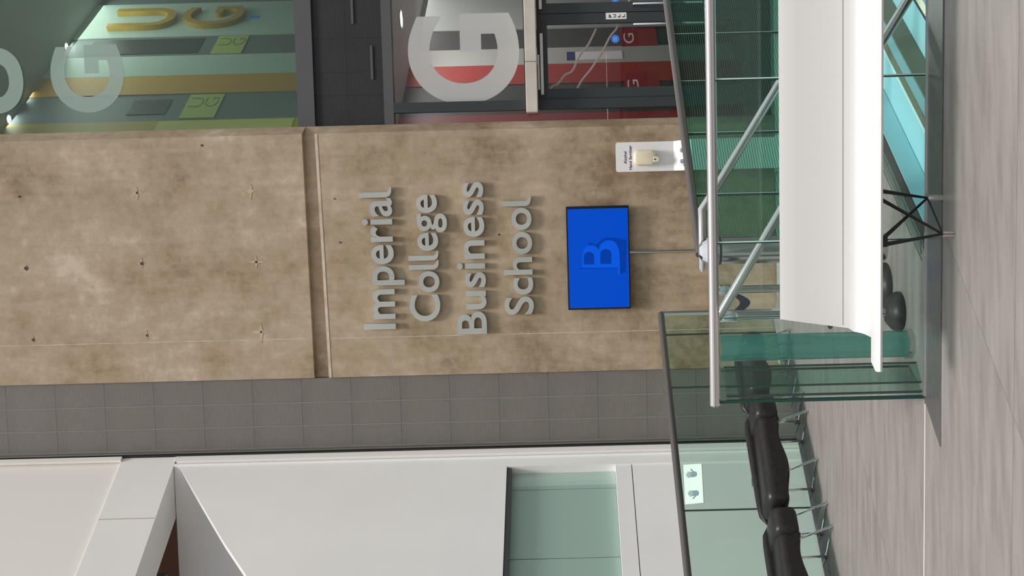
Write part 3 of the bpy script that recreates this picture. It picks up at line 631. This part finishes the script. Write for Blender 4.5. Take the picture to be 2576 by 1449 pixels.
m = MB(); m.ext([(mx_ - .008, p1.z + .026), (mx_, p1.z + .052), (mx_ + .008, p1.z + .026), (mx_, p1.z + .02)], -.2745, -.2725, 'y'); m.build('drop_mark', 'navy', stn, ST)

# ---- reflection in the left glass, built as a solid low stand behind it
LMs = Matrix.Translation(at(1800, 1217, 10.15).xy.to_3d()) @ Matrix.Rotation(.25, 4, 'Z')
st2 = thing('sanitiser_stand', 'pale solid stand with two printed hands, standing in for a reflection in the left glass panels', 'sanitiser stand', at(1800, 1217, 10.15).xy.to_3d() + Vector((0, 0, -1.3)))
m = MB(); m.add([(-.18, 0, .69), (.18, 0, .69), (.175, -.13, .535), (-.175, -.13, .535), (-.18, .015, .68), (.18, .015, .68), (.175, -.115, .525), (-.175, -.115, .525)],
                [(0, 1, 2, 3), (4, 7, 6, 5), (0, 4, 5, 1), (1, 5, 6, 2), (2, 6, 7, 3), (3, 7, 4, 0)]); m.build('tray', 'stand', st2, LMs)
m = MB(); m.box(-.165, .165, -.13, -.115, .09, .53); m.build('lower_board', 'stand', st2, LMs)
m = MB(); m.box(-.04, .04, -.11, -.06, -1.28, .40); m.build('pole', 'stand', st2, LMs)
m = MB(); m.box(-.2, .2, -.22, .08, -1.30, -1.28); m.build('base', 'stand', st2, LMs, bevel=.004)
def tf2(x, y, l): t = y / .2; return (x, -.13 + .13 * t - (l + .001) * .77, .535 + .155 * t + (l + .001) * .64)
hm = MB(); hand(hm, -.085, .095, .062, False, tf2); hm.build('hand_print', 'handp', st2, LMs)
hm = MB(); hand(hm, .085, .105, .062, True, tf2); hm.build('hand_print', 'handp', st2, LMs)

# ================================================================== BALUSTRADES
def line_m(p, q): return Matrix.Translation((p[0], p[1], 0)) @ Matrix.Rotation(math.atan2(q[1] - p[1], q[0] - p[0]), 4, 'Z')
# left balustrade behind the seats (mesh frame: x along, y across)
Lp, Lq = (-3.6, 5.85), (-.23, 9.12); BM = line_m(Lp, Lq); Ll = math.hypot(Lq[0] - Lp[0], Lq[1] - Lp[1])
lb = thing('glass_balustrade', 'clear glass balustrade with thin dark rail behind the black seats', 'balustrade', (*Lp, 0))
def along(u, v, z=None):                        # distance along the left balustrade where a pixel column hits it
    a, b = ray(u, v); dx, dy = Lq[0] - Lp[0], Lq[1] - Lp[1]
    t = (Lp[1] * a - Lp[0]) / (dx - dy * a); return t * Ll
js = [0, along(1850, 1449) - .2, along(1800, 1283), along(1750, 974), along(1740, 841), Ll]
for i in range(5):
    m = MB(); m.box(js[i] + .003, js[i + 1] - .003, -.008, .008, .03, .945); m.build('pane', 'g_left', lb, BM)
    if i:
        m = MB(); m.box(js[i] - .0025, js[i] + .0025, -.008, .008, .03, .945); m.build('joint', 'g_joint', lb, BM)
m = MB(); m.tube([(0, 0, .95), (Ll, 0, .95)], .027, 14); m.build('handrail', 'darkrail', lb, BM, smooth=True)
m = MB(); m.box(0, Ll, -.03, .03, -.0, .04); m.build('base_channel', 'chrome', lb, BM)
m = MB(); m.box(Ll - .012, Ll + .012, -.015, .015, 0, .94); m.build('end_post', 'satin', lb, BM)
m = MB(); m.box(0, Ll, .035, .06, -.3, .0); m.build('skirting', 'black', lb, BM)
# right balustrade with printed lines
Rp, Rq = (.17, 6.25), (3.0, 8.72); BM2 = line_m(Rp, Rq); Rl = math.hypot(Rq[0] - Rp[0], Rq[1] - Rp[1])
rbal = thing('glass_balustrade', 'line-printed green glass balustrade with dark rail before the doors', 'balustrade', (*Rp, 0))
def along2(u, v):
    a, b = ray(u, v); dx, dy = Rq[0] - Rp[0], Rq[1] - Rp[1]
    return (Rp[1] * a - Rp[0]) / (dx - dy * a) * Rl
js = [0] + [along2(1850, v) for v in (489, 334, 203, 84)] + [Rl]
for i in range(5):
    m = MB(); m.box(js[i] + .004, js[i + 1] - .004, -.008, .008, .0, .94); pn = m.build('pane', 'g_frit', rbal, BM2)
    m = MB(); m.add([(js[i] + .004, -.0086, 0), (js[i + 1] - .004, -.0086, 0), (js[i + 1] - .004, -.0086, .94), (js[i] + .004, -.0086, .94)], [(0, 1, 2, 3)]); m.build('line_print', 'lineprint', pn, BM2)
    if i:
        m = MB(); m.box(js[i] - .004, js[i] + .0005, -.008, .008, 0, .94); m.build('joint', 'g_joint', rbal, BM2)
        m = MB(); m.box(js[i] + .0006, js[i] + .004, -.008, .008, 0, .94); m.build('joint', 'g_jl', rbal, BM2)
m = MB(); m.tube([(.0, 0, .955), (Rl, 0, .955)], .026, 14); m.build('handrail', 'darkrail', rbal, BM2, smooth=True)
m = MB(); m.box(0, Rl, -.03, .03, -1.3, .0); m.build('base_wall', 'lower', rbal, BM2)
# front balustrade
GL = 3.4
fbal = thing('glass_balustrade', 'front green glass balustrade with thick satin steel handrail', 'balustrade', (-.561, 5.322, 0))
def alongG(u, v):
    a, b = ray(u, v); c_, s_ = math.cos(GTH), math.sin(GTH)
    return (5.322 * a + .561) / (c_ - s_ * a)
js = [0, alongG(1950, 606), alongG(2260, 188), GL]
for i in range(3):
    m = MB(); m.box(js[i] + .003, js[i + 1] - .003, -.011, .011, .006, 1.0); m.build('pane', 'g_front', fbal, GM)
    if i:
        m = MB(); m.box(js[i] - .003, js[i] + .003, -.011, .011, .006, .99); m.build('joint', 'g_jl', fbal, GM)
        m = MB(); m.box(js[i] - .009, js[i] - .0035, -.011, .011, .006, .99); m.build('joint', 'g_joint', fbal, GM)
m = MB(); m.box(-.012, .002, -.0115, .0115, .006, 1.0); m.build('pane_edge', 'g_edge', fbal, GM)
m = MB(); m.tube([(-.03, 0, 1.012), (-.022, 0, 1.012), (GL, 0, 1.012)], [.017, .0255, .0255], 20); m.build('handrail', 'satin', fbal, GM, smooth=True)
m = MB(); m.box(0, GL, -.016, -.012, .0, .012); m.build('base_bead', 'chrome', fbal, GM)
# curved end panes behind it
cv = thing('curved_glass_end', 'teal curved glass end piece standing behind the front balustrade', 'glass panel', (-.32, 5.52, 0))
m = MB(); m.lathe([(.066, .03), (.066, .955)], (-.32, 5.52, 0), 28, a0=math.radians(-200), a1=math.radians(20)); m.build('curved_pane', 'g_curve', cv, smooth=True)
m = MB(); m.lathe([(.075, .0), (.075, .03)], (-.32, 5.52, 0), 28); m.build('shoe', 'satin', cv, smooth=True)
rp_ = thing('return_glass', 'narrow clear glass return pane beside the curved glass end', 'glass panel', (-.50, 5.42, 0))
for (xa, ya, xb, yb) in ((-.545, 5.36, -.435, 5.56), (-.50, 5.37, -.41, 5.44)):
    mm_ = line_m((xa, ya), (xb, yb)); l_ = math.hypot(xb - xa, yb - ya)
    m = MB(); m.box(0, l_, -.006, .006, .004, .95); m.build('pane', 'g_left', rp_, mm_)
    for e_ in (0, l_):
        m = MB(); m.box(e_ - .002, e_ + .002, -.006, .006, .004, .95); m.build('pane_edge', 'g_joint', rp_, mm_)

# stair behind the front glass
def nose_line(o):                                # an oblique line across the stair, shifted by o to the right
    return [(.117 + o + (y - 5.25) * .82, y) for y in (5.32, 6.80)]
stair = thing('stair', 'stair dropping to the right behind the front glass', 'stair', (.6, 5.7, -1.3))
def band(name, o0, o1, z0, z1, mm):
    a, b = nose_line(o0); c, d = nose_line(o1); m = MB(); m.prism([a, c, d, b], z0, z1); m.build(name, mm, stair)
for k in range(5):
    z = -.165 * (k + 1); o = .006 + .325 * k
    band('tread', o, o + .325, z - .05, z, 'tread')
    band('nosing', o + .235, o + .262, z, z + .003, ('nose2', 'tdark')[k % 2]); band('nosing', o + .262, o + .325, z, z + .003, ('olive', 'nose')[k % 2])
    band('riser', o - .0, o + .008, z + .003, z + .114, 'olive' if k else 'tread')
    band('step_block', o + .02, o + .30, -1.3, z - .05, 'tdark')
a, b = nose_line(-.055); c, d = nose_line(.0)
m = MB(); m.prism([a, c, d, b], 0, .004); m.build('edge_strip', 'tolive', floor)
a, b = nose_line(-.085); c, d = nose_line(-.075)
m = MB(); m.prism([a, c, d, b], 0, .003); m.build('edge_strip', 'tolive', floor)
def stair_rail(pts, r, label):
    m = MB(); m.tube(pts, r, 16)
    return m.build('stair_handrail', 'satin', smooth=True, **T(label, 'handrail'))
p = [at(1768, 684, 6.12), at(1768, 676, 6.12), at(1766, 528, 6.12), at(1817, 447, 6.12), at(1969, 195, 6.12), at(2300, -370, 6.12)]
m = MB(); m.tube(p, [.012, .024, .024, .024, .024, .024], 16); m.build('stair_handrail', 'satin', smooth=True, **T('steel stair handrail whose flat start shows above the front rail', 'handrail'))
stair_rail([at(1806, 800, 5.52), at(1816, 783, 5.5), at(1969, 522, 5.46), at(2205, 127, 5.38), at(2330, -75, 5.33), at(2520, -380, 5.28)], .023, 'steel stair handrail slanting close behind the front glass')

# chrome bollard, belt posts
bp = at(1800, 631, 5.93); bo = thing('chrome_bollard', 'chrome bollard with a faceted domed cap behind the handrail', 'bollard', (bp.x, bp.y, 0))
m = MB(); m.lathe([(.072, 0), (.072, .90)], (bp.x, bp.y, 0), 28); m.build('body', 'satin', bo, smooth=True)
m = MB(); m.lathe([(.074, .90), (.074, .945), (.052, .985), (.03, 1.0), (.001, 1.003)], (bp.x, bp.y, 0), 14); m.build('cap', 'chrome', bo)
m = MB(); m.lathe([(.076, .885), (.076, .897)], (bp.x, bp.y, 0), 28); m.build('collar', 'black', bo, smooth=True)
def belt_post(p, rb, label):
    t = thing('belt_post', label, 'barrier post', (p.x, p.y, 0), 'belt barrier posts')
    m = MB(); m.lathe([(rb, .0), (rb, .02), (rb * .85, .045), (.06, .07), (.03, .075)], (p.x, p.y, 0), 30); m.build('base', 'iron', t, smooth=True)
    m = MB(); m.lathe([(.021, .07), (.021, .86)], (p.x, p.y, 0), 18); m.build('pole', 'satin', t, smooth=True)
    m = MB(); m.lathe([(.031, .84), (.031, .925), (.024, .94), (.001, .942)], (p.x, p.y, 0), 18); m.build('cap', 'chrome', t, smooth=True)
    return t
pa1, pb1 = Vector((-.03, 5.93, 0)), Vector((-.165, 5.69, 0))
tp = belt_post(pa1, .125, 'chrome belt post on a black domed base, the one nearer the bollard')
belt_post(pb1, .105, 'chrome belt post on a black domed base, beside the curved glass')
m = MB(); n = 10
for i in range(n):
    t0, t1 = i / n, (i + 1) / n
    f = lambda t: (pa1.x - .022 + (pb1.x - pa1.x + .05) * t, pa1.y - .02 + (pb1.y - pa1.y + .05) * t, .80 - .05 * math.sin(math.pi * t))
    a, b = f(t0), f(t1)
    m.add([(a[0], a[1] - .001, a[2]), (b[0], b[1] - .001, b[2]), (b[0], b[1] - .001, b[2] + .055), (a[0], a[1] - .001, a[2] + .055), (a[0], a[1] + .001, a[2]), (b[0], b[1] + .001, b[2]), (b[0], b[1] + .001, b[2] + .055), (a[0], a[1] + .001, a[2] + .055)],
          [(0, 1, 2, 3), (4, 7, 6, 5), (0, 4, 5, 1), (1, 5, 6, 2), (2, 6, 7, 3), (3, 7, 4, 0)])
m.build('belt', 'belt', tp, label='dark navy belt reaching to the next post')
p, q = at(1886, 805, 7.2), at(1972, 781, 7.2)
lf = thing('notice_board', 'small pale blue board beyond the barrier belt', 'board', ((p.x + q.x) / 2, 7.2, 0))
m = MB(); m.box(p.x, q.x, 7.2, 7.215, q.z - .05, p.z); m.build('face', 'paleblue', lf, bevel=.004)
m = MB(); m.box((p.x + q.x) / 2 - .01, (p.x + q.x) / 2 + .01, 7.205, 7.225, .02, p.z); m.build('pole', 'satin', lf)
m = MB(); m.lathe([(.1, 0), (.1, .01), (.02, .025)], ((p.x + q.x) / 2, 7.21, 0), 20); m.build('base', 'iron', lf, smooth=True)

# ================================================================== WHITE BENCH
BX = Matrix.Translation((0, 0, 0)) @ Matrix.Identity(4)
be = thing('bench', 'long white bench with a curved back standing before the front glass', 'bench', (.9, 4.85, 0))
TH = math.atan(-.10); BE = Matrix.Translation((0, 4.98, 0)) @ Matrix.Rotation(TH, 4, 'Z')
prof = []                                        # (y, z): y negative towards the camera
outer = [(.045, .735), (.05, .742), (.032, .744)]
curve = [(.024, .71), (.020, .66), (.016, .60), (.012, .54), (.008, .48), (.003, .44), (-.004, .418), (-.015, .400), (-.032, .388), (-.06, .382), (-.12, .380), (-.205, .380)]
back_ = [(-.205, .364), (-.06, .366), (-.022, .374), (-.004, .396), (.008, .43), (.018, .50), (.026, .58), (.034, .66)]
poly = [(.048, .738), (.034, .744)] + curve + back_
n = len(poly); vs = []; xr = 2.6
for i, (y, z) in enumerate(poly):               # the left end is raked: the back stops a little earlier than the seat
    t = min(1, max(0, (.744 - z) / .37)); vs.append((-.170 - .055 * t - (.012 if z < .42 else 0), y, z))
for (y, z) in poly: vs.append((xr, y, z))
m = MB(); m.add(vs, [(i, (i + 1) % n, n + (i + 1) % n, n + i) for i in range(n)] + [tuple(range(n))[::-1], tuple(range(n, 2 * n))])
m.build('seat_shell', 'benchw', be, BE, smooth=True)
lip = [(-.25, .358), (-.255, .368), (-.248, .379), (-.235, .384), (-.16, .383), (-.16, .358)]
n = len(lip); vs = [(-.372 + (.03 if y > -.2 else 0), y, z) for y, z in lip] + [(xr, y, z) for y, z in lip]
m = MB(); m.add(vs, [(i, (i + 1) % n, n + (i + 1) % n, n + i) for i in range(n)] + [tuple(range(n))[::-1], tuple(range(n, 2 * n))])
m.build('front_rail', 'benchw', be, BE, smooth=True)
m = MB(); m.box(-.2, xr, .004, .0085, .4655, .4662); m.build('seam', 'seam', be, BE)
f1, f2 = onfloor(2372, 497), onfloor(2403, 588)
def leg_frame(dx):
    o = Vector((dx, -.10 * dx, 0))
    A1, B1 = at(2208, 487, 4.96) + o, at(2210, 607, 4.86) + o; A1.z = B1.z = .345
    F1, F2 = f1 + o, f2 + o
    F1t, F2t = F1 + Vector((0, 0, .07)), F2 + Vector((0, 0, .055))
    m = MB(); r = .0052
    m.tube([A1 + Vector((.012, 0, -.01)), A1 + Vector((.012, 0, -.05)), F1t], [.014, .010, r], 8); m.tube([A1 + Vector((-.012, 0, -.03)), F2t], [.009, r], 8)
    m.tube([B1 + Vector((.012, 0, -.03)), F1t], [.010, r], 8); m.tube([B1 + Vector((-.012, 0, -.01)), B1 + Vector((-.012, 0, -.05)), F2t], [.012, .010, r], 8)
    m.tube([F1t, F2t], r * .8, 8)
    m.build('leg', 'iron', be, smooth=True)
    for c_ in (A1, B1):
        k = MB(); k.box(c_.x - .026, c_.x + .026, c_.y - .02, c_.y + .02, .298, .373); k.build('bracket', 'iron', be, bevel=.006)
    k = MB(); k.lathe([(.014, 0), (.014, .07)], F1, 14); k.build('foot', 'chrome', be, smooth=True)
    k = MB(); k.tube([F2 + Vector((-.008, 0, 0)), F2t + Vector((-.008, 0, 0))], .006, 8); k.tube([F2 + Vector((.006, 0, 0)), F2t + Vector((.006, 0, 0))], .006, 8); k.build('foot', 'satin', be, smooth=True)
leg_frame(0); leg_frame(1.75)

# ================================================================== BLACK SEATS
AD = Vector((Lq[0] - Lp[0], Lq[1] - Lp[1], 0)).normalized(); ND_ = Vector((AD.y, -AD.x, 0))
SM = Matrix(((AD.x, ND_.x, 0, -2.0), (AD.y, ND_.y, 0, 7.45), (0, 0, 1, 0), (0, 0, 0, 1)))   # x along the row, y away from the glass, z up
def seat_ring(c0, c1, z0, z1, n=20):
    pts = []
    for k in range(n):
        t = 2 * math.pi * k / n; c_, s_ = math.cos(t), math.sin(t)
        ex = .55; pts.append(((c0 + c1) / 2 + (c1 - c0) / 2 * math.copysign(abs(c_) ** ex, c_), (z0 + z1) / 2 + (z1 - z0) / 2 * math.copysign(abs(s_) ** ex, s_)))
    return pts
def loft(secs):
    m = MB(); vs = []; n = 20
    for x, c0, c1, z0, z1 in secs: vs += [(x, p[0], p[1]) for p in seat_ring(c0, c1, z0, z1, n)]
    fs = [tuple(range(n)), tuple(range((len(secs) - 1) * n, len(secs) * n))[::-1]]
    for i in range(len(secs) - 1): fs += [(i * n + j, i * n + (j + 1) % n, (i + 1) * n + (j + 1) % n, (i + 1) * n + j) for j in range(n)]
    return m.add(vs, fs)
def seat_unit(s0, label, L=1.0):
    t = thing('lounge_seat', label, 'seat', SM @ Vector((s0 + .5, .2, 0)), 'black seats along the glass balustrade')
    T_ = SM @ Matrix.Translation((s0 - .4 + .4 * L, 0, 0)) @ Matrix.Diagonal((L, 1, 1, 1))
    secs = []
    for k in range(25):
        x = k / 24; e_ = min(1, math.sin(math.pi * min(x, .08) / .16) * .5 + .5, math.sin(math.pi * min(1 - x, .05) / .10) * .45 + .55)
        zb = .215 + .018 * math.sin(x * 9.5 + .6) - .012 * x
        zt_ = .405 - .03 * x
        mid = (zb + zt_) / 2; secs.append((-.40 + .78 * x, .20 - .15 * e_, .20 + .185 * e_ - .02 * x, mid - (mid - zb) * e_, mid + (zt_ - mid) * e_))
    loft(secs).build('cushion', 'leather', t, T_, smooth=True)
    secs = []
    for k in range(15):
        x = k / 14; e_ = math.sqrt(max(.02, 1 - (2 * x - 1) ** 6))
        secs.append((.30 + .245 * x, .20 - .15 * e_, .20 + .205 * e_, .31 - .10 * e_, .31 + .085 * e_))
    loft(secs).build('bolster', 'leather', t, T_, smooth=True)
    secs = []
    for k in range(15):
        x = k / 14; e_ = math.sqrt(max(.02, 1 - (2 * x - 1) ** 8))
        secs.append((-.40 + .94 * x, .09 - .035 * e_, .09 + .035 * e_, .37 - .07 * e_, .37 + .055 * e_))
    loft(secs).build('back_roll', 'leather', t, T_, smooth=True)
    for sx_ in (.36, .54, -.06):
        m = MB()
        m.tube([(sx_ - .055, .30, .25), (sx_ - .01, .385, .022), (sx_, .385, .008), (sx_ - .005, .365, .006), (sx_ - .04, .09, .006), (sx_ - .045, .075, .015), (sx_ - .075, .10, .25)], .0082, 8)
        m.build('leg_frame', 'chrome', t, T_, smooth=True)
seat_unit(-.19, 'black padded seat at the left edge of the row, nearest the camera')
seat_unit(.77, 'black padded seat in the middle of the row before the left glass')
seat_unit(1.73, 'black padded seat farthest along the row, mostly behind the front glass', .62)
